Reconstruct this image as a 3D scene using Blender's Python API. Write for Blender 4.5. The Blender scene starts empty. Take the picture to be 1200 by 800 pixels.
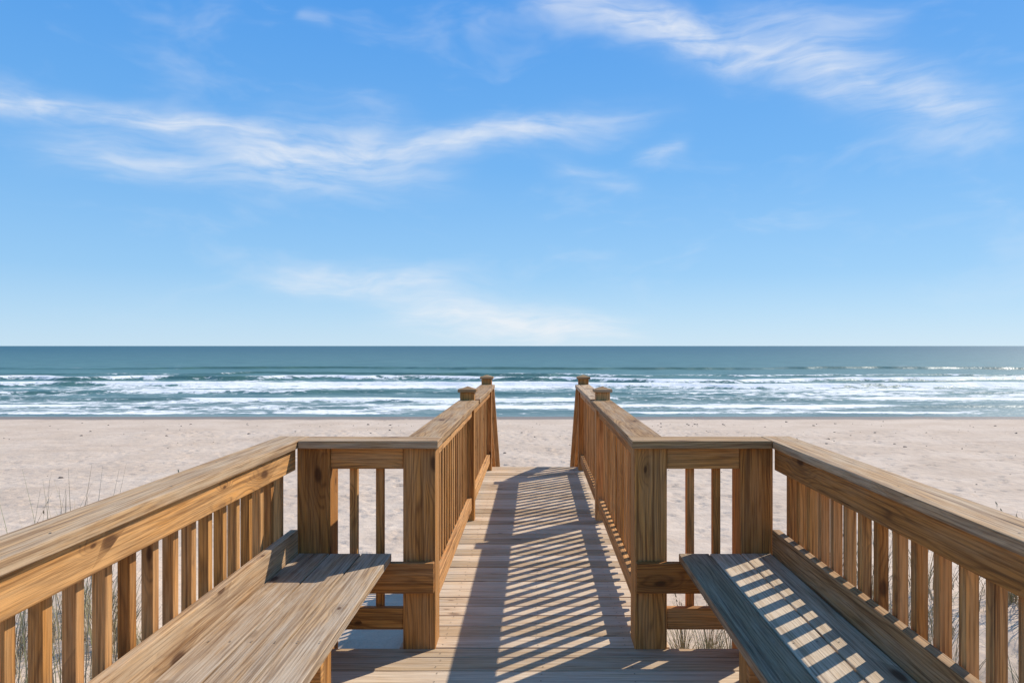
import bpy, bmesh, math, random
import numpy as np
from mathutils import Matrix, Vector
random.seed(7); rs=np.random.RandomState(5)
scene=bpy.context.scene
F=859.0; CX=627.0; HY=405.0; CAMZ=1.48

# ------------------------------------------------------------------ noise
def vnoise(x,y,seed=0):
    xi=np.floor(x).astype(np.int64); yi=np.floor(y).astype(np.int64)
    xf=x-xi; yf=y-yi
    def h(a,b):
        n=(a*374761393+b*668265263+seed*1442695041)&0xffffffff
        n=((n^(n>>13))*1274126177)&0xffffffff
        n=(n^(n>>16))&0xffffffff
        return n/4294967295.0
    u=xf*xf*(3-2*xf); v=yf*yf*(3-2*yf)
    return (h(xi,yi)*(1-u)+h(xi+1,yi)*u)*(1-v)+(h(xi,yi+1)*(1-u)+h(xi+1,yi+1)*u)*v
def fbm(x,y,o=4,seed=0):
    s=0;a=.5;t=0
    for i in range(o):
        s=s+a*vnoise(x*2**i,y*2**i,seed+i*17); t+=a; a*=.5
    return s/t
def sstep(a,b,x):
    t=np.clip((x-a)/(b-a),0,1); return t*t*(3-2*t)

# ------------------------------------------------------------------ node helpers
class N:
    def __init__(s,tree): s.t=tree; s.n=tree.nodes; s.l=tree.links
    def put(s,sock,v):
        if isinstance(v,bpy.types.NodeSocket): s.l.new(v,sock)
        elif v is not None:
            if hasattr(sock,'default_value'):
                try: sock.default_value=v
                except Exception:
                    sock.default_value=tuple(v)+(1,) if len(v)==3 else v
    def m(s,op,a,b=None,c=None,clamp=False):
        n=s.n.new('ShaderNodeMath'); n.operation=op; n.use_clamp=clamp
        s.put(n.inputs[0],a)
        if b is not None: s.put(n.inputs[1],b)
        if c is not None: s.put(n.inputs[2],c)
        return n.outputs[0]
    def vec(s,x,y,z=0.0):
        n=s.n.new('ShaderNodeCombineXYZ'); s.put(n.inputs[0],x); s.put(n.inputs[1],y); s.put(n.inputs[2],z); return n.outputs[0]
    def sep(s,v):
        n=s.n.new('ShaderNodeSeparateXYZ'); s.put(n.inputs[0],v); return n.outputs
    def noise(s,v,scale=1,detail=4,rough=.5,dist=0):
        n=s.n.new('ShaderNodeTexNoise'); s.put(n.inputs['Vector'],v)
        n.inputs['Scale'].default_value=scale; n.inputs['Detail'].default_value=detail
        n.inputs['Roughness'].default_value=rough; n.inputs['Distortion'].default_value=dist
        return n.outputs['Fac']
    def ss(s,x,a,b,to0=0.0,to1=1.0,smooth=True):
        n=s.n.new('ShaderNodeMapRange'); n.interpolation_type='SMOOTHSTEP' if smooth else 'LINEAR'
        s.put(n.inputs[0],x); n.inputs[1].default_value=a; n.inputs[2].default_value=b
        n.inputs[3].default_value=to0; n.inputs[4].default_value=to1; return n.outputs[0]
    def mix(s,f,a,b,mode='MIX'):
        n=s.n.new('ShaderNodeMix'); n.data_type='RGBA'; n.blend_type=mode
        s.put(n.inputs[0],f)
        for i,v in ((6,a),(7,b)):
            if isinstance(v,bpy.types.NodeSocket): s.l.new(v,n.inputs[i])
            else: n.inputs[i].default_value=(v[0],v[1],v[2],1)
        return n.outputs[2]
    def ramp(s,x,stops):
        n=s.n.new('ShaderNodeValToRGB'); s.put(n.inputs[0],x); r=n.color_ramp
        while len(r.elements)<len(stops): r.elements.new(.5)
        for e,(p,c) in zip(r.elements,stops): e.position=p; e.color=(c[0],c[1],c[2],1)
        return n.outputs[0]
    def attr(s,name):
        n=s.n.new('ShaderNodeAttribute'); n.attribute_name=name; return n
    def bump(s,h,strength,dist,normal=None):
        n=s.n.new('ShaderNodeBump'); n.inputs['Strength'].default_value=strength
        n.inputs['Distance'].default_value=dist; s.put(n.inputs['Height'],h)
        if normal is not None: s.put(n.inputs['Normal'],normal)
        return n.outputs[0]
def newmat(name):
    m=bpy.data.materials.new(name); m.use_nodes=True
    return m,N(m.node_tree),m.node_tree.nodes['Principled BSDF']

# ------------------------------------------------------------------ wood
def wood(name,c1,c2,gray,gray_amt,dark=(.10,.038,.012),knots=1.0,ringamt=.6,kthr=.70,streak=.55):
    m,n,b=newmat(name)
    uv=n.n.new('ShaderNodeUVMap'); uv.uv_map='UVMap'
    o=n.sep(uv.outputs[0]); u,v=o[0],o[1]
    r=n.attr('rnd'); rc=n.sep(r.outputs['Color']); r1,r2=rc[0],rc[1]
    u2=n.m('ADD',u,n.m('MULTIPLY',r1,71.0)); v2=n.m('ADD',v,n.m('MULTIPLY',r2,37.0))
    low=n.noise(n.vec(n.m('MULTIPLY',u2,1.1),n.m('MULTIPLY',v2,7.0)),1,2)
    vo=n.n.new('ShaderNodeTexVoronoi'); vo.voronoi_dimensions='2D'; vo.inputs['Scale'].default_value=1
    n.put(vo.inputs['Vector'],n.vec(n.m('ADD',n.m('MULTIPLY',u2,2.6),n.m('MULTIPLY',low,.35)),n.m('MULTIPLY',v2,6.0)))
    kd=vo.outputs['Distance']; vc=n.sep(vo.outputs['Color']); kc=vc[0]
    kd=n.m('DIVIDE',kd,n.m('MULTIPLY_ADD',vc[1],.9,.35))
    ksel=n.m('MULTIPLY',n.m('GREATER_THAN',kc,kthr),knots)
    knot=n.m('MULTIPLY',n.ss(kd,.05,.13,1,0),ksel)
    khalo=n.m('MULTIPLY',n.ss(kd,.08,.55,1,0),ksel)
    ph=n.m('ADD',n.m('MULTIPLY',v2,260.0),n.m('MULTIPLY',low,50.0))
    ph=n.m('ADD',ph,n.m('MULTIPLY',khalo,14.0))
    ring=n.m('MULTIPLY_ADD',n.m('SINE',ph),.5,.5)
    ring=n.m('MULTIPLY',ring,n.m('MULTIPLY',ring,ring))
    fine=n.noise(n.vec(n.m('MULTIPLY',u2,3.0),n.m('MULTIPLY',v2,150.0)),1,4,.7)
    blot=n.noise(n.vec(n.m('MULTIPLY',u2,2.0),n.m('MULTIPLY',v2,16.0),3.0),1,5,.7)
    col=n.mix(r1,c1,c2)
    col=n.mix(n.m('MULTIPLY',ring,n.ss(blot,.3,.6,ringamt,ringamt*.5)),col,dark)
    wf=n.m('MULTIPLY',n.ss(n.m('ADD',blot,n.m('MULTIPLY',r2,.25)),.42,.8),gray_amt)
    col=n.mix(wf,col,gray)
    col=n.mix(n.ss(fine,.42,.68,.0,.62),col,dark)
    # long dark weathering streaks
    cr=n.noise(n.vec(n.m('MULTIPLY',u2,.8),n.m('MULTIPLY',v2,48.0),9.0),1,3,.6)
    col=n.mix(n.ss(cr,.50,.68,0,streak),col,dark)
    col=n.mix(n.m('MULTIPLY',khalo,.35),col,dark)
    col=n.mix(n.m('MULTIPLY',knot,.78),col,(.06,.022,.009))
    crack=n.ss(cr,.70,.73)
    col=n.mix(n.m('MULTIPLY',crack,.85),col,(.025,.015,.008))
    val=n.m('MULTIPLY_ADD',r2,.50,.90)
    col=n.mix(1.0,col,n.vec(val,val,val),'MULTIPLY')
    n.put(b.inputs['Base Color'],col)
    b.inputs['Roughness'].default_value=.75
    b.inputs['Specular IOR Level'].default_value=.18
    n.put(b.inputs['Normal'],n.bump(fine,.6,.0028))
    return m
M_post=wood('treated_pine',(.68,.315,.080),(.50,.20,.045),(.50,.33,.17),.45,ringamt=.65)
M_cap=wood('weathered_cap_wood',(.58,.34,.145),(.45,.25,.10),(.50,.38,.25),.75,kthr=.75)
M_deck=wood('deck_board_wood',(.62,.44,.255),(.52,.36,.20),(.55,.45,.335),.75,dark=(.20,.105,.05),ringamt=.4,knots=.7,kthr=.78,streak=.35)
M_bench=wood('bench_wood',(.50,.325,.17),(.38,.235,.115),(.47,.385,.285),.9,dark=(.11,.055,.025))
M_benchg=wood('gray_bench_wood',(.50,.345,.19),(.38,.26,.14),(.52,.415,.29),.85,dark=(.10,.055,.028))
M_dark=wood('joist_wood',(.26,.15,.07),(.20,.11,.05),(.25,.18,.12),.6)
M_screw,nn,bb=newmat('screw_metal'); bb.inputs['Roughness'].default_value=.6; bb.inputs['Metallic'].default_value=.5
nn.put(bb.inputs['Base Color'],nn.mix(nn.noise(None,30,1),(.10,.08,.06),(.25,.21,.17)))

class B:
    def __init__(s): s.v=[];s.f=[];s.uv=[];s.c=[]
    def box(s,x0,x1,y0,y1,z0,z1,ch=.004,mat=None):
        d=Vector((x1-x0,y1-y0,z1-z0)); c=Vector(((x0+x1)/2,(y0+y1)/2,(z0+z1)/2))
        la=max(range(3),key=lambda i:d[i])
        bm=bmesh.new(); bmesh.ops.create_cube(bm,size=1)
        for w in bm.verts: w.co=Vector((w.co[i]*d[i] for i in range(3)))
        if ch>0: bmesh.ops.bevel(bm,geom=bm.edges[:],offset=min(ch,min(d)*.3),segments=2,profile=.5,affect='EDGES')
        bm.normal_update()
        r=(random.random(),random.random(),random.random(),1)
        base=len(s.v); bm.verts.index_update()
        for w in bm.verts:
            p=w.co+c
            if mat is not None: p=mat@p
            s.v.append(tuple(p))
        oth=[i for i in range(3) if i!=la]
        for f in bm.faces:
            s.f.append([base+w.index for w in f.verts])
            na=max(range(3),key=lambda i:abs(f.normal[i]))
            for w in f.verts:
                if na==la: uvv=(w.co[oth[0]]*.25,w.co[oth[1]])
                elif na==oth[0]: uvv=(w.co[la],w.co[oth[1]]+.7)
                else: uvv=(w.co[la],w.co[oth[0]])
                s.uv.append(uvv); s.c.append(r)
        bm.free()
    def pyr(s,x0,x1,y0,y1,z0,z1,z2):
        s.box(x0,x1,y0,y1,z0,z1)
        e=.012; base=len(s.v); cx=(x0+x1)/2; cy=(y0+y1)/2
        pts=[(x0+e,y0+e,z1-.001),(x1-e,y0+e,z1-.001),(x1-e,y1-e,z1-.001),(x0+e,y1-e,z1-.001),(cx,cy,z2)]
        s.v+=pts; r=(random.random(),random.random(),0,1)
        for a,b_ in ((0,1),(1,2),(2,3),(3,0)):
            s.f.append([base+a,base+b_,base+4])
            for k in (a,b_,4): s.uv.append((pts[k][0],pts[k][1])); s.c.append(r)
    def make(s,name,mat,parent=None):
        me=bpy.data.meshes.new(name); me.from_pydata(s.v,[],s.f)
        uvl=me.uv_layers.new(name='UVMap'); uvl.data.foreach_set('uv',np.array(s.uv,dtype=np.float32).ravel())
        ca=me.color_attributes.new('rnd','FLOAT_COLOR','CORNER'); ca.data.foreach_set('color',np.array(s.c,dtype=np.float32).ravel())
        me.materials.append(mat); o=bpy.data.objects.new(name,me); scene.collection.objects.link(o)
        if parent: o.parent=parent
        return o
def empty(name,loc=(0,0,0)):
    e=bpy.data.objects.new(name,None); scene.collection.objects.link(e); return e
class Screws:
    def __init__(s): s.v=[];s.f=[]
    def add(s,x,y,z,r=.0038):
        k=len(s.v)
        for a in range(6): s.v.append((x+r*math.cos(a*1.047),y+r*math.sin(a*1.047),z+.0014))
        s.f.append([k+a for a in range(6)])
    def make(s,parent):
        me=bpy.data.meshes.new('screws'); me.from_pydata(s.v,[],s.f); me.materials.append(M_screw)
        o=bpy.data.objects.new('screws',me); scene.collection.objects.link(o); o.parent=parent

D0=3.58; YM=6.20; YF=8.77; YB=-1.6
CT=1.02; CTH=.038
# ---- boardwalk
bw=empty('boardwalk')
b=B(); y=YB; sc=Screws()
while y<D0-.02:
    y2=min(y+.140,D0+.01); b.box(-1.34,1.34,y,y2,-.038,random.uniform(-.001,.001))
    for x in (-.45,.03,.45):
        for dy in (.03,.11):
            if y+dy<y2-.01: sc.add(x+random.uniform(-.008,.008),y+dy+random.uniform(-.008,.008),.001)
    y+=.1455
y0=D0+.018
b2=B(); y=y0
while y<YF+.08:
    b2.box(-.665+random.uniform(-.004,.004),.665+random.uniform(-.004,.004),y,y+.137+random.uniform(-.002,.002),-.038,random.uniform(-.0025,.0015))
    for x in (-.62,-.45,.012,.45,.62):
        for dy in (.03,.11): sc.add(x+random.uniform(-.008,.008),y+dy+random.uniform(-.008,.008),.001)
    y+=.1455
yend=y
b.make('platform_boards',M_deck,bw); b2.make('walkway_boards',M_deck,bw); sc.make(bw)
b=B()
for sx in (-1,1):
    xx=sorted((sx*.64,sx*.602)); b.box(xx[0],xx[1],D0+.02,yend-.03,-.24,-.040)
    xx=sorted((sx*1.31,sx*1.272)); b.box(xx[0],xx[1],YB,D0-.01,-.24,-.040)
b.box(-.019,.019,D0+.02,yend-.03,-.24,-.040)
for x in (-.9,-.45,0.03,.45,.9): b.box(x-.019,x+.019,YB,D0-.05,-.24,-.040)
b.box(-1.27,1.27,D0-.048,D0-.01,-.238,-.042)
b.box(-.60,.60,yend-.028,yend+.01,-.238,-.042)
for (x,yy) in [(-.53,D0+.3),(.53,D0+.3),(-.53,6.3),(.53,6.3),(-.53,8.6),(.53,8.6),(-1.19,.2),(1.19,.2),(-1.19,3.3),(1.19,3.3),(-1.19,-1.4),(1.19,-1.4)]:
    b.box(x-.07,x+.07,yy-.07,yy+.07,-3.3,-.242)
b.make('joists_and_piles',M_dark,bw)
# stairs
b=B(); run=.235; rise=.19; ns=12
for i in range(1,ns+1):
    ys=yend+(i-1)*run+.012; z=-rise*i
    b.box(-.60,.60,ys,ys+.125,z-.038,z); b.box(-.60,.60,ys+.130,ys+.26,z-.038,z)
b.make('stair_treads',M_deck,bw)
b=B(); ang=math.atan2(rise,run); L=ns*math.hypot(run,rise)
for sx in (-1,1):
    T=Matrix.Translation((sx*.622,yend,-.15))@Matrix.Rotation(-ang,4,'X'); b.box(-.019,.019,0,L,-.14,.14,mat=T)
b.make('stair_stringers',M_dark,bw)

# ---- railings
def ordx(sx,a,b_): return (a,b_) if sx>0 else (-b_,-a)
SP=.1295
for sx in (-1,1):
    R=empty('walkway_railing'); p=B(); c=B(); bal=B(); sc=Screws()
    x0,x1=ordx(sx,.487,.645); p.box(x0,x1,D0,D0+.158,-.20,CT-CTH-.001,.006)
    for yy in (YM,YF-.09):
        x0,x1=ordx(sx,.515,.635); p.box(x0,x1,yy,yy+.12,-.24,1.085,.006)
        x0,x1=ordx(sx,.497,.653); c.pyr(x0,x1,yy-.018,yy+.138,1.086,1.112,1.135)
    segs=[(D0+.158,YM),(YM+.12,YF-.09)]
    for i,(a,e) in enumerate(segs):
        x0,x1=ordx(sx,.475,.645); c.box(x0,x1,a+.003 if i else D0-.04+.185,e-.003,CT-CTH,CT)
        x0,x1=ordx(sx,.535,.573); p.box(x0,x1,a,e,CT-CTH-.105,CT-CTH-.001)
        p.box(x0,x1,a,e,.09,.195)
        nb=int(round((e-a)/SP)); st=(e-a)/nb
        for k in range(nb):
            yc=a+st*(k+.5)+random.uniform(-.004,.004); xb0,xb1=ordx(sx,.574,.612)
            bal.box(xb0,xb1,yc-.019,yc+.019,.10+random.uniform(-.02,.0),CT-CTH-.003,.003)
            if k%4==1: sc.add(sx*.555,yc,CT)
    T=Matrix.Translation((sx*.56,YF+.032,CT-.06))@Matrix.Rotation(-ang,4,'X'); L2=3.45
    c.box(-.07,.07,0,L2,0,.038,mat=T)
    p.box(-.019,.019,0,L2,-.10,-.001,mat=T)
    T3=Matrix.Translation((sx*.56,YF+.032,CT-.83))@Matrix.Rotation(-ang,4,'X')
    p.box(-.019,.019,0,L2,-.10,-.0,mat=T3)
    for k in range(1,20):
        yy=YF+.032+k*.135; z=CT-.06-(yy-YF-.032)*rise/run
        xb0,xb1=ordx(sx,.58,.618); bal.box(xb0,xb1,yy-.019,yy+.019,z-.86,z-.01,.003)
    for k in (1.3,2.6):
        yy=YF+k; z=CT-.1-k*rise/run
        x0,x1=ordx(sx,.585,.70); p.box(x0,x1,yy-.06,yy+.06,z-1.7,z-.03)
    p.make('posts_and_rails',M_post,R); c.make('cap_rail',M_cap,R); bal.make('balusters',M_post,R); sc.make(R)
    # platform railing
    R=empty('deck_railing'); p=B(); c=B(); bal=B(); sc=Screws()
    x0,x1=ordx(sx,1.003,1.163); p.box(x0,x1,D0,D0+.158,-.20,CT-CTH-.001,.006)
    x0,x1=ordx(sx,.470,1.146); c.box(x0,x1,D0-.04,D0+.14,CT-CTH,CT)
    x0,x1=ordx(sx,.646,1.002)
    p.box(x0,x1,D0+.012,D0+.05,CT-CTH-.105,CT-CTH-.001); p.box(x0,x1,D0+.012,D0+.05,.09,.195)
    for xc in (.77,.90):
        a,e=ordx(sx,xc-.019,xc+.019); bal.box(a,e,D0+.051,D0+.089,.10,CT-CTH-.003,.003)
    x0,x1=ordx(sx,1.149,1.30); c.box(x0,x1,YB,D0+.155,CT-CTH,CT)
    x0,x1=ordx(sx,1.168,1.206)
    p.box(x0,x1,YB,D0-.002,CT-CTH-.108,CT-CTH-.001)
    x0,x1=ordx(sx,1.155,1.193); c.box(x0,x1,YB,D0-.006,.445,.585)
    x0,x1=ordx(sx,1.168,1.206); p.box(x0,x1,YB,D0-.002,.09,.195)
    for (xx,yy) in ((.53,D0+.02),(.60,D0+.09),(1.06,D0+.03),(1.10,D0+.10),(1.20,D0+.05),(1.25,D0+.11),(1.19,2.4),(1.19,1.8),(1.26,2.9)): sc.add(sx*xx,yy,CT)
    k=0
    while True:
        yc=3.50-k*SP
        if yc<YB+.05: break
        yc+=random.uniform(-.004,.004)
        a,e=ordx(sx,1.207,1.245); bal.box(a,e,yc-.019,yc+.019,.02,CT-CTH-.003,.003); k+=1
    p.make('posts_and_rails',M_post,R); c.make('cap_rail',M_cap,R); bal.make('balusters',M_post,R); sc.make(R)
    # bench
    R=empty('wooden_bench'); s=B(); u=B(); sc=Screws()
    xs=[(.700,.846),(.852,.998),(1.004,1.150)]
    for a,e in xs:
        x0,x1=ordx(sx,a,e); s.box(x0,x1,YB+.3,D0-.004-random.uniform(0,.006),.432,.470+random.uniform(-.002,.001))
        for yy in (D0-.022,2.50,1.3):
            for xx in (a+.035,e-.035): sc.add(sx*xx+random.uniform(-.006,.006),yy+random.uniform(-.005,.005),.471)
    x0,x1=ordx(sx,.49,1.153); u.box(x0,x1,D0-.0405,D0-.002,.283,.43)
    for yy in (2.50,1.3,.1,-1.1):
        x0,x1=ordx(sx,.725,1.15); u.box(x0,x1,yy-.02,yy+.018,.285,.430)
        x0,x1=ordx(sx,.725,.815); u.box(x0,x1,yy+.02,yy+.109,.001,.430)
    s.make('seat_boards',M_bench if sx<0 else M_benchg,R); u.make('supports',M_post,R); sc.make(R)

# ------------------------------------------------------------------ terrain
def axis(parts):
    return np.unique(np.concatenate(parts))
def grow(a,b_,r,s0):
    out=[a];s=s0
    while out[-1]<b_: out.append(out[-1]+s); s*=r
    return np.array(out)
def gridmesh(name,xs,ys,zf):
    X,Y=np.meshgrid(xs,ys); Z,at=zf(X,Y)
    nx,ny=len(xs),len(ys)
    co=np.stack([X,Y,Z],-1).reshape(-1,3).astype(np.float32)
    i=np.arange((ny-1)*(nx-1)); r=i//(nx-1); c=i%(nx-1); a=r*nx+c
    q=np.stack([a,a+1,a+nx+1,a+nx],-1).astype(np.int32)
    me=bpy.data.meshes.new(name); me.vertices.add(len(co)); me.vertices.foreach_set('co',co.ravel())
    me.loops.add(q.size); me.loops.foreach_set('vertex_index',q.ravel())
    me.polygons.add(len(q)); me.polygons.foreach_set('loop_start',(np.arange(len(q))*4).astype(np.int32))
    me.update(calc_edges=True); me.validate()
    me.polygons.foreach_set('use_smooth',np.ones(len(q),dtype=bool))
    for k,vv in at.items():
        A=me.attributes.new(k,'FLOAT','POINT'); A.data.foreach_set('value',vv.reshape(-1).astype(np.float32))
    o=bpy.data.objects.new(name,me); scene.collection.objects.link(o); return o

WL=-3.52
FP=[]
for k in range(34):
    x=random.uniform(-26,26); y=random.uniform(9,40); a=random.choice([0,math.pi,math.pi/2])+random.gauss(0,.35)
    for j in range(random.randint(18,60)):
        a+=random.gauss(0,.04); x+=.68*math.cos(a); y+=.68*math.sin(a)
        s_=.11*(1 if j%2 else -1); FP.append((x-s_*math.sin(a),y+s_*math.cos(a),a))
for k in range(2200):
    FP.append((random.gauss(0,11),random.uniform(9,40),random.uniform(0,6.28)))
def sandbase(X,Y):
    z=-1.05-2.05*sstep(6.0,17.0,Y)
    z=z-(Y-17)*.002*(Y>17)
    z=z-np.clip(Y-40,0,200)*.0300
    dune=1-sstep(7,16,Y)
    z=z+dune*((fbm(X*.35,Y*.35,3,3)-.5)*.7)+ .35*dune*sstep(1.5,4,np.abs(X))
    z=z+(fbm(X*.25,Y*.25,3,8)-.5)*.16*(1-sstep(38,46,Y))+(fbm(X*1.6,Y*1.6,3,9)-.5)*.07*(1-sstep(36,46,Y))
    return z
def sandz(X,Y):
    z=sandbase(X,Y); xs1=X[0]; ys1=Y[:,0]
    for (fx,fy,fa) in FP:
        i0,i1=np.searchsorted(xs1,[fx-.4,fx+.4]); j0,j1=np.searchsorted(ys1,[fy-.4,fy+.4])
        if i1<=i0 or j1<=j0: continue
        dx=X[j0:j1,i0:i1]-fx; dy=Y[j0:j1,i0:i1]-fy
        p=(dx*math.cos(fa)+dy*math.sin(fa))/.17; q=(-dx*math.sin(fa)+dy*math.cos(fa))/.09
        r2=p*p+q*q
        z[j0:j1,i0:i1]+=-.055*np.exp(-r2)+.020*np.exp(-(np.sqrt(r2)-1.7)**2*3)
    return z
xs_=axis([np.arange(-20,20.01,.09),-grow(20,4000,1.06,.12),grow(20,4000,1.06,.12)])
ys_=axis([-grow(2,600,1.2,.4),np.arange(-2,9,.14),np.arange(9,30,.09),np.arange(30,44,.12),np.arange(44,60,.3),np.arange(60,90,5.)])
sand=gridmesh('sand',xs_,ys_,lambda X,Y:(sandz(X,Y),{}))
m,n,bb=newmat('beach_sand')
g=n.n.new('ShaderNodeNewGeometry'); P=g.outputs['Position']; px,py,pz=n.sep(P)
n1=n.noise(P,.35,3,.6); n2=n.noise(P,3.5,3,.6); n3=n.noise(P,60,1,.6)
col=n.mix(n.ss(n1,.3,.7),(.61,.465,.34),(.71,.56,.425))
col=n.mix(n.ss(n2,.35,.75,0,.4),col,(.50,.37,.265))
col=n.mix(n.ss(n3,.4,.7,0,.25),col,(.37,.28,.21))
st=n.noise(n.vec(n.m('MULTIPLY',px,.12),n.m('MULTIPLY',py,.9)),1,3,.65)
col=n.mix(n.ss(st,.5,.72,0,.4),col,(.49,.36,.26))
wl=n.m('ADD',pz,n.m('MULTIPLY',n.noise(n.vec(n.m('MULTIPLY',px,.25),0.0),1,2),-.10))
wet=n.ss(wl,WL+.02,WL+.07,1,0)
col=n.mix(wet,col,(.26,.19,.135))
n.put(bb.inputs['Base Color'],col)
n.put(bb.inputs['Roughness'],n.m('MULTIPLY_ADD',wet,-.5,.95)); bb.inputs['Specular IOR Level'].default_value=.15
n.put(bb.inputs['Normal'],n.bump(n2,.6,.08))
sand.data.materials.append(m)

# ------------------------------------------------------------------ sea
waves=[ # y0, height, foamstrength, tail, seed, wobble
 (54.0,.05,.95,.9,1,2.0),(59.0,.14,1.1,1.8,2,4.0),(66.0,.25,1.2,2.4,3,7.0),(76.,.32,1.1,3.2,4,9.0),(90.,.55,1.35,6.0,5,12.0),(106.,.60,.95,5.0,6,18.0),(126.,.55,.55,4.0,7,20.0),(152.,.5,.1,3.0,8,18.)]
def seaz(X,Y):
    z=np.full(X.shape,WL); foam=np.zeros(X.shape); face=np.zeros(X.shape)
    for (y0,hh,fs,tail,sd,wob) in waves:
        line=y0+(fbm(X*.018+sd*9.1,X*0+sd,2,sd)-.5)*2*wob*.6+(fbm(X*.12,X*0+sd*3.3,3,sd+40)-.5)*wob*.45
        t=Y-line
        amp=sstep(.28,.62,fbm(X*.022+sd*5.3,X*0+sd*1.7,3,sd+80))
        prof=np.where(t<0,np.exp(-(t/(.5+hh))**2),np.exp(-(t/(2.2+2*hh))**2))
        z=z+hh*prof*(.45+.55*amp)
        br=sstep(.38,.56,fbm(X*.045+sd*3.1,X*0+sd*2.7,3,sd+120)) if fs<1.3 else sstep(.25,.45,fbm(X*.035+sd*3.1,X*0+sd*2.7,3,sd+120))
        f=np.where(t<0,np.exp(-(t/(.9+hh))**2),np.exp(-(t/tail)**2*.8))*fs*br
        foam=np.maximum(foam,f); face=np.maximum(face,np.exp(-((t+.9*hh+.2)/(.8+hh))**2)*(1-br*.7)*min(1,hh*2))
    z=z+(fbm(X*.25,Y*.6,3,200)-.5)*.12*sstep(52,60,Y)*(1-sstep(200,400,Y))
    base=.60*sstep(52.,55.,Y)*(1-sstep(90,120,Y))
    big=fbm(X*.03,Y*.10,4,300)
    foam=np.maximum(foam,base*(-.05+1.9*big))
    foam=np.where(Y<51.5,foam*.3,foam)
    return z,{'foam':foam,'face':face}
xs_=axis([np.arange(-130,130.1,.45),-grow(130,14000,1.08,.6),grow(130,14000,1.08,.6)])
ys_=axis([np.arange(46,150,.35),grow(150,15000,1.03,.4)])
sea=gridmesh('sea',xs_,ys_,seaz)
m,n,bb=newmat('sea_water')
g=n.n.new('ShaderNodeNewGeometry'); P=g.outputs['Position']; px,py,pz=n.sep(P)
rip=n.noise(n.vec(n.m('MULTIPLY',px,.10),n.m('MULTIPLY',py,.28)),1,5,.62)
rip2=n.noise(n.vec(n.m('MULTIPLY',px,.012),n.m('MULTIPLY',py,.035)),1,4,.6)
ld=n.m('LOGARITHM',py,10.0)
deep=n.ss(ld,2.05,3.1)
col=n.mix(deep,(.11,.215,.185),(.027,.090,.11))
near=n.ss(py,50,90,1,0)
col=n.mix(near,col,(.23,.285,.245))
col=n.mix(n.ss(rip,.42,.62,0,.55),col,(.028,.082,.075))
col=n.mix(n.ss(rip2,.4,.65,0,.4),col,(.06,.15,.14))
fa=n.attr('face').outputs['Fac']
col=n.mix(n.m('MULTIPLY',fa,.7),col,(.06,.13,.095))
fo=n.attr('foam').outputs['Fac']
fn=n.noise(n.vec(n.m('MULTIPLY',px,.75),n.m('MULTIPLY',py,1.3)),1,6,.72,.5)
fn2=n.noise(n.vec(n.m('MULTIPLY',px,.13),n.m('MULTIPLY',py,.35)),1,3,.6)
fs=n.m('ADD',n.m('ADD',fo,n.m('MULTIPLY',n.m('SUBTRACT',fn,.5),2.3)),n.m('MULTIPLY',n.m('SUBTRACT',fn2,.5),1.4))
fm=n.ss(fs,.43,.80)
wc=n.noise(n.vec(n.m('MULTIPLY',px,.05),n.m('MULTIPLY',py,.16),5.0),1,5,.7)
fm=n.m('MAXIMUM',fm,n.m('MULTIPLY',n.ss(wc,.68,.74,0,.7),n.ss(py,300,900,1,0)))
col=n.mix(fm,col,(.88,.86,.82))
n.put(bb.inputs['Base Color'],col)
n.put(bb.inputs['Roughness'],n.m('MULTIPLY_ADD',fm,.5,.40))
bb.inputs['Specular IOR Level'].default_value=.17
hh=n.m('ADD',rip,n.m('MULTIPLY',n.noise(P,1.6,2,.6),.3))
n.put(bb.inputs['Normal'],n.bump(hh,.6,.5))
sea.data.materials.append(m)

# ------------------------------------------------------------------ grass
def s1(x,y): return float(sandbase(np.array([[x]],dtype=float),np.array([[y]],dtype=float))[0,0])
gv=[];gf=[];gc=[]
def blade(x,y,z,h,lean,az,w,col,seed_head=False):
    k=len(gv); nseg=6
    dx,dy=math.cos(az),math.sin(az); sxv,syv=-dy,dx
    for i in range(nseg+1):
        t=i/nseg; r=lean*h*t**2.0; zz=z+h*(t-.25*lean*t**3)
        ww=w*(1-t)**.7*.5+.0005
        gv.append((x+dx*r-sxv*ww,y+dy*r-syv*ww,zz)); gv.append((x+dx*r+sxv*ww,y+dy*r+syv*ww,zz))
    for i in range(nseg):
        gf.append([k+2*i,k+2*i+1,k+2*i+3,k+2*i+2]); gc.extend([col]*4)
    if seed_head:
        for j in range(10):
            t=.78+.22*j/10; r=lean*h*t**2; zz=z+h*(t-.25*lean*t**3)
            a=random.uniform(0,6.28); q=len(gv); cx,cy=x+dx*r,y+dy*r
            gv.extend([(cx,cy,zz),(cx+.008*math.cos(a)+.003,cy+.008*math.sin(a),zz-.01),(cx+.02*math.cos(a),cy+.02*math.sin(a),zz-.03),(cx+.006*math.cos(a)-.004,cy+.008*math.sin(a),zz-.02)])
            gf.append([q,q+1,q+2,q+3]); gc.extend([col]*4)
def clump(x,y,nb,h,spread=.12,lean=(.15,1.0),hr=(.45,1.1)):
    z=s1(x,y)-.03
    for i in range(nb):
        a=random.uniform(0,6.28); r=random.uniform(0,spread)
        c=random.choice([(.46,.36,.2),(.40,.31,.17),(.34,.28,.15),(.25,.25,.11),(.52,.43,.28),(.20,.15,.08)])
        blade(x+r*math.cos(a),y+r*math.sin(a),z,h*random.uniform(*hr),random.uniform(*lean),a+random.uniform(-.6,.6),random.uniform(.004,.009),(*c,1))
    for i in range(nb//25):
        a=random.uniform(0,6.28); blade(x,y,z,h*random.uniform(1.05,1.3),random.uniform(.2,.5),a,.004,(.5,.4,.24,1),True)
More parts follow.
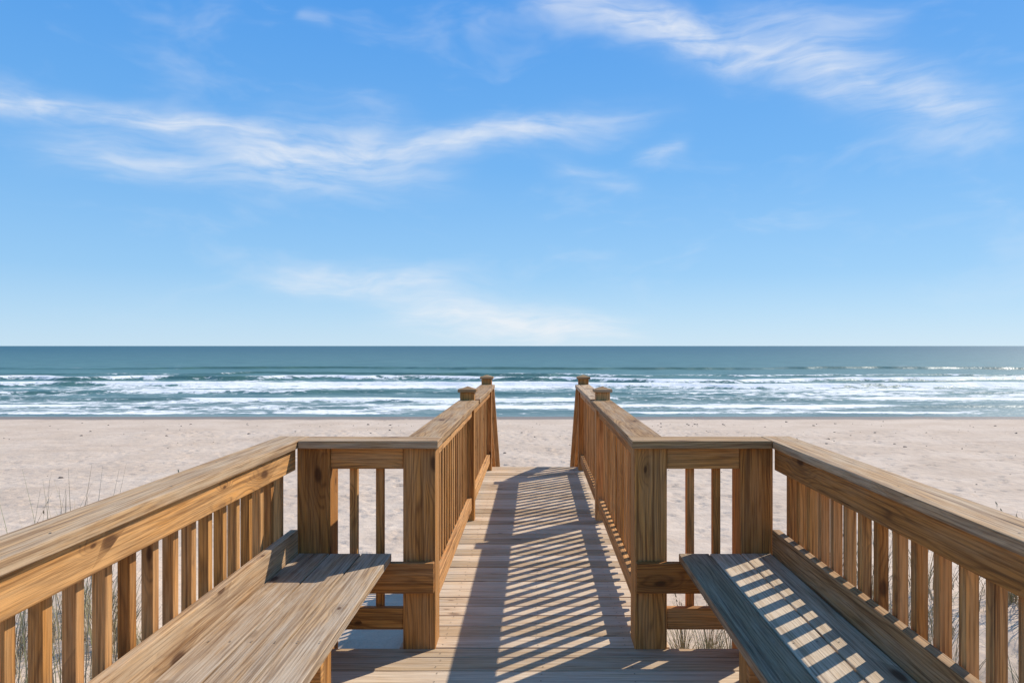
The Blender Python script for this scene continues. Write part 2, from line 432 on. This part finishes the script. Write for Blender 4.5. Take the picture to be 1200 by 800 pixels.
for i in range(170):
    sx=random.choice((-1,1)); x=sx*random.uniform(1.7,8.0); y=random.uniform(-2,6.5)
    if abs(x)>3.6 and random.random()<.5: continue
    clump(x,y,random.randint(25,60),random.uniform(.4,.65))
for i in range(46):
    sx=random.choice((-1,1)); clump(sx*random.uniform(2.2,4.4),random.uniform(3.2,6.2),60,random.uniform(.5,.75),.2)
# taller stand of sea oats beside the platform
zt=.72
for i in range(9):
    x=random.uniform(-3.05,-2.6); y=random.uniform(4.0,4.5); h=zt-s1(x,y)
    clump(x,y,9,h,.08,(.08,.5),(.78,1.12))
    if i%3==0: blade(x,y,s1(x,y),h*1.08,.3,random.uniform(0,6.28),.004,(.5,.4,.24,1),True)
for (x,y,nb,h) in [(-1.6,2.6,60,.7),(-1.75,3.0,60,.75),(-1.6,2.1,60,.7),(1.30,5.5,80,.5),(1.15,5.7,70,.45),(1.42,5.3,80,.5),(1.75,2.9,60,.7),(1.9,2.3,60,.8),(1.6,3.2,50,.6)]:
    clump(x,y,nb,h)
me=bpy.data.meshes.new('dune_grass'); me.from_pydata(gv,[],gf)
ca=me.color_attributes.new('gcol','FLOAT_COLOR','CORNER'); ca.data.foreach_set('color',np.array(gc,dtype=np.float32).ravel())
m,n,bb=newmat('dry_sea_oats'); n.put(bb.inputs['Base Color'],n.mix(.25,n.attr('gcol').outputs['Color'],n.mix(n.noise(None,8,1),(.2,.15,.08),(.5,.42,.28)))); bb.inputs['Roughness'].default_value=.8
me.materials.append(m); o=bpy.data.objects.new('dune_grass',me); scene.collection.objects.link(o)

# ------------------------------------------------------------------ debris
dv=[];df=[]
def lump(x,y,s):
    z=s1(x,y); k=len(dv); a0=random.random()*6
    for i in range(6):
        a=a0+i*1.047; r=s*random.uniform(.5,1.2); dv.append((x+r*math.cos(a)*1.6,y+r*math.sin(a),z-.02))
    for i in range(6):
        a=a0+i*1.047; r=s*random.uniform(.2,.6); dv.append((x+r*math.cos(a)*1.6,y+r*math.sin(a),z+s*random.uniform(.25,.7)))
    for i in range(6):
        j=(i+1)%6; df.append([k+i,k+j,k+6+j,k+6+i])
    df.append([k+6+i for i in range(6)])
for i in range(420):
    x=random.gauss(0,1)*26+ (12 if random.random()<.5 else -6)
    y=random.choice([random.gauss(44,.9),random.gauss(34,2.5),random.uniform(18,44),random.gauss(39,1.2)])
    lump(x,y,random.choice([.02,.03,.04,.07]) *random.uniform(.7,1.3))
me=bpy.data.meshes.new('beach_debris'); me.from_pydata(dv,[],df)
m,n,bb=newmat('dry_seaweed'); n.put(bb.inputs['Base Color'],n.mix(n.noise(None,2,1),(.09,.06,.04),(.22,.17,.13))); bb.inputs['Roughness'].default_value=.9
me.materials.append(m); o=bpy.data.objects.new('beach_debris',me); scene.collection.objects.link(o)

# ------------------------------------------------------------------ light
sd=Vector((.85,.75,1.0)).normalized()
el=math.asin(sd.z); az=math.atan2(sd.x,sd.y)
L=bpy.data.lights.new('sun','SUN'); L.energy=4.8; L.angle=math.radians(.53); L.color=(1,.93,.83)
lo=bpy.data.objects.new('sun',L); scene.collection.objects.link(lo); lo.rotation_euler=(-sd).to_track_quat('-Z','Y').to_euler()

w=bpy.data.worlds.new('World'); scene.world=w; w.use_nodes=True
try:
    w.cycles.sampling_method='MANUAL'; w.cycles.sample_map_resolution=256
except Exception as ex: print(ex)
n=N(w.node_tree); bg=w.node_tree.nodes['Background']; bg.inputs[1].default_value=.12
sky=n.n.new('ShaderNodeTexSky'); sky.sky_type='NISHITA'; sky.sun_disc=False; sky.sun_elevation=el; sky.sun_rotation=az
sky.altitude=0; sky.air_density=1.0; sky.dust_density=.3; sky.ozone_density=2.0
tc=n.n.new('ShaderNodeTexCoord'); D=tc.outputs['Generated']; dx,dy,dz=n.sep(D)
A=n.m('ARCTAN2',dx,dy); E=n.m('ARCSINE',dz)
wn=n.n.new('ShaderNodeTexNoise'); n.put(wn.inputs['Vector'],n.vec(n.m('MULTIPLY',A,5.0),n.m('MULTIPLY',E,9.0))); wn.inputs['Scale'].default_value=1; wn.inputs['Detail'].default_value=3
wx,wy_,wz=n.sep(wn.outputs['Color'])
A2=n.m('ADD',A,n.m('MULTIPLY',n.m('SUBTRACT',wx,.5),.12)); E2=n.m('ADD',E,n.m('MULTIPLY',n.m('SUBTRACT',wy_,.5),.065))
def ae(x,y):
    a=math.atan((x-CX)/F); return a,math.atan((HY-y)/F*math.cos(a))
streaks=[((-60,100),(270,145),12,.85),((60,165),(400,210),22,.55),((230,150),(520,215),18,.4),((330,185),(740,135),18,.55),((270,160),(480,150),30,.3),
 ((620,-5),(1000,72),20,.8),((950,75),(1180,158),26,.6),((740,185),(810,165),10,.4),((640,197),(740,215),10,.35),((330,325),(520,337),15,.75),((480,368),(730,390),20,1.0),((370,15),(400,25),7,.3),((850,5),(1020,30),16,.3)]
tot=None
for (p,q,wd,stg) in streaks:
    a0,e0=ae(*p); a1,e1=ae(*q); ca_,ce=(a0+a1)/2,(e0+e1)/2; ln=math.hypot(a1-a0,e1-e0)/2; th=math.atan2(e1-e0,a1-a0)
    du=n.m('SUBTRACT',A2,ca_); dv_=n.m('SUBTRACT',E2,ce); c_,s_=math.cos(th),math.sin(th)
    U=n.m('ADD',n.m('MULTIPLY',du,c_/ln),n.m('MULTIPLY',dv_,s_/ln)); V=n.m('ADD',n.m('MULTIPLY',du,-s_/(wd/F)),n.m('MULTIPLY',dv_,c_/(wd/F)))
    U2=n.m('MULTIPLY',U,U)
    gg=n.m('MULTIPLY',n.m('EXPONENT',n.m('MULTIPLY',n.m('MULTIPLY_ADD',V,V,n.m('MULTIPLY',U2,U2)),-1.0)),stg)
    tot=gg if tot is None else n.m('ADD',tot,gg)
fib=n.noise(n.vec(n.m('MULTIPLY',A2,9.0),n.m('MULTIPLY',E2,55.0)),1,5,.6,.4)
fib2=n.noise(n.vec(n.m('MULTIPLY',A2,6.0),n.m('MULTIPLY',E2,16.0),4.0),1,4,.6,.3)
fac=n.m('MULTIPLY',tot,n.ss(n.m('ADD',n.m('MULTIPLY',fib,.5),n.m('MULTIPLY',fib2,.5)),.30,.70,.10,1.05))
gen=n.m('MULTIPLY',n.ss(fib2,.48,.8,0,.18),n.ss(E,0,.1))
fac=n.m('ADD',fac,gen); fac=n.m('MINIMUM',fac,.78)
K=1/.12
rad=lambda c:(c[0]*K*.1,c[1]*K*.1,c[2]*K*.1)
t=n.m('DIVIDE',n.m('MAXIMUM',E,0.0),1.5708)
rmp=n.ramp(t,[(0.0,rad((.56,.77,.94))),(.025,rad((.45,.70,.94))),(.06,rad((.31,.60,.93))),(.15,rad((.165,.46,.90))),(.28,rad((.080,.34,.85))),(1.0,rad((.06,.18,.45)))])
rm=n.mix(1.0,rmp,(10,10,10),'MULTIPLY')
skyc=n.mix(.90,sky.outputs[0],rm)
col=n.mix(fac,skyc,(7.3,7.5,7.8))
n.put(bg.inputs[0],col)

cam=bpy.data.cameras.new('camera'); co=bpy.data.objects.new('camera',cam); scene.collection.objects.link(co)
co.location=(0,0,CAMZ); co.rotation_euler=(math.radians(90),0,0)
cam.sensor_width=36; cam.lens=F/1200*36; cam.shift_x=-27/1200; cam.shift_y=5/1200
cam.clip_start=.05; cam.clip_end=40000
scene.camera=co
scene.view_settings.view_transform='Standard'; scene.view_settings.look='None'; scene.view_settings.exposure=0
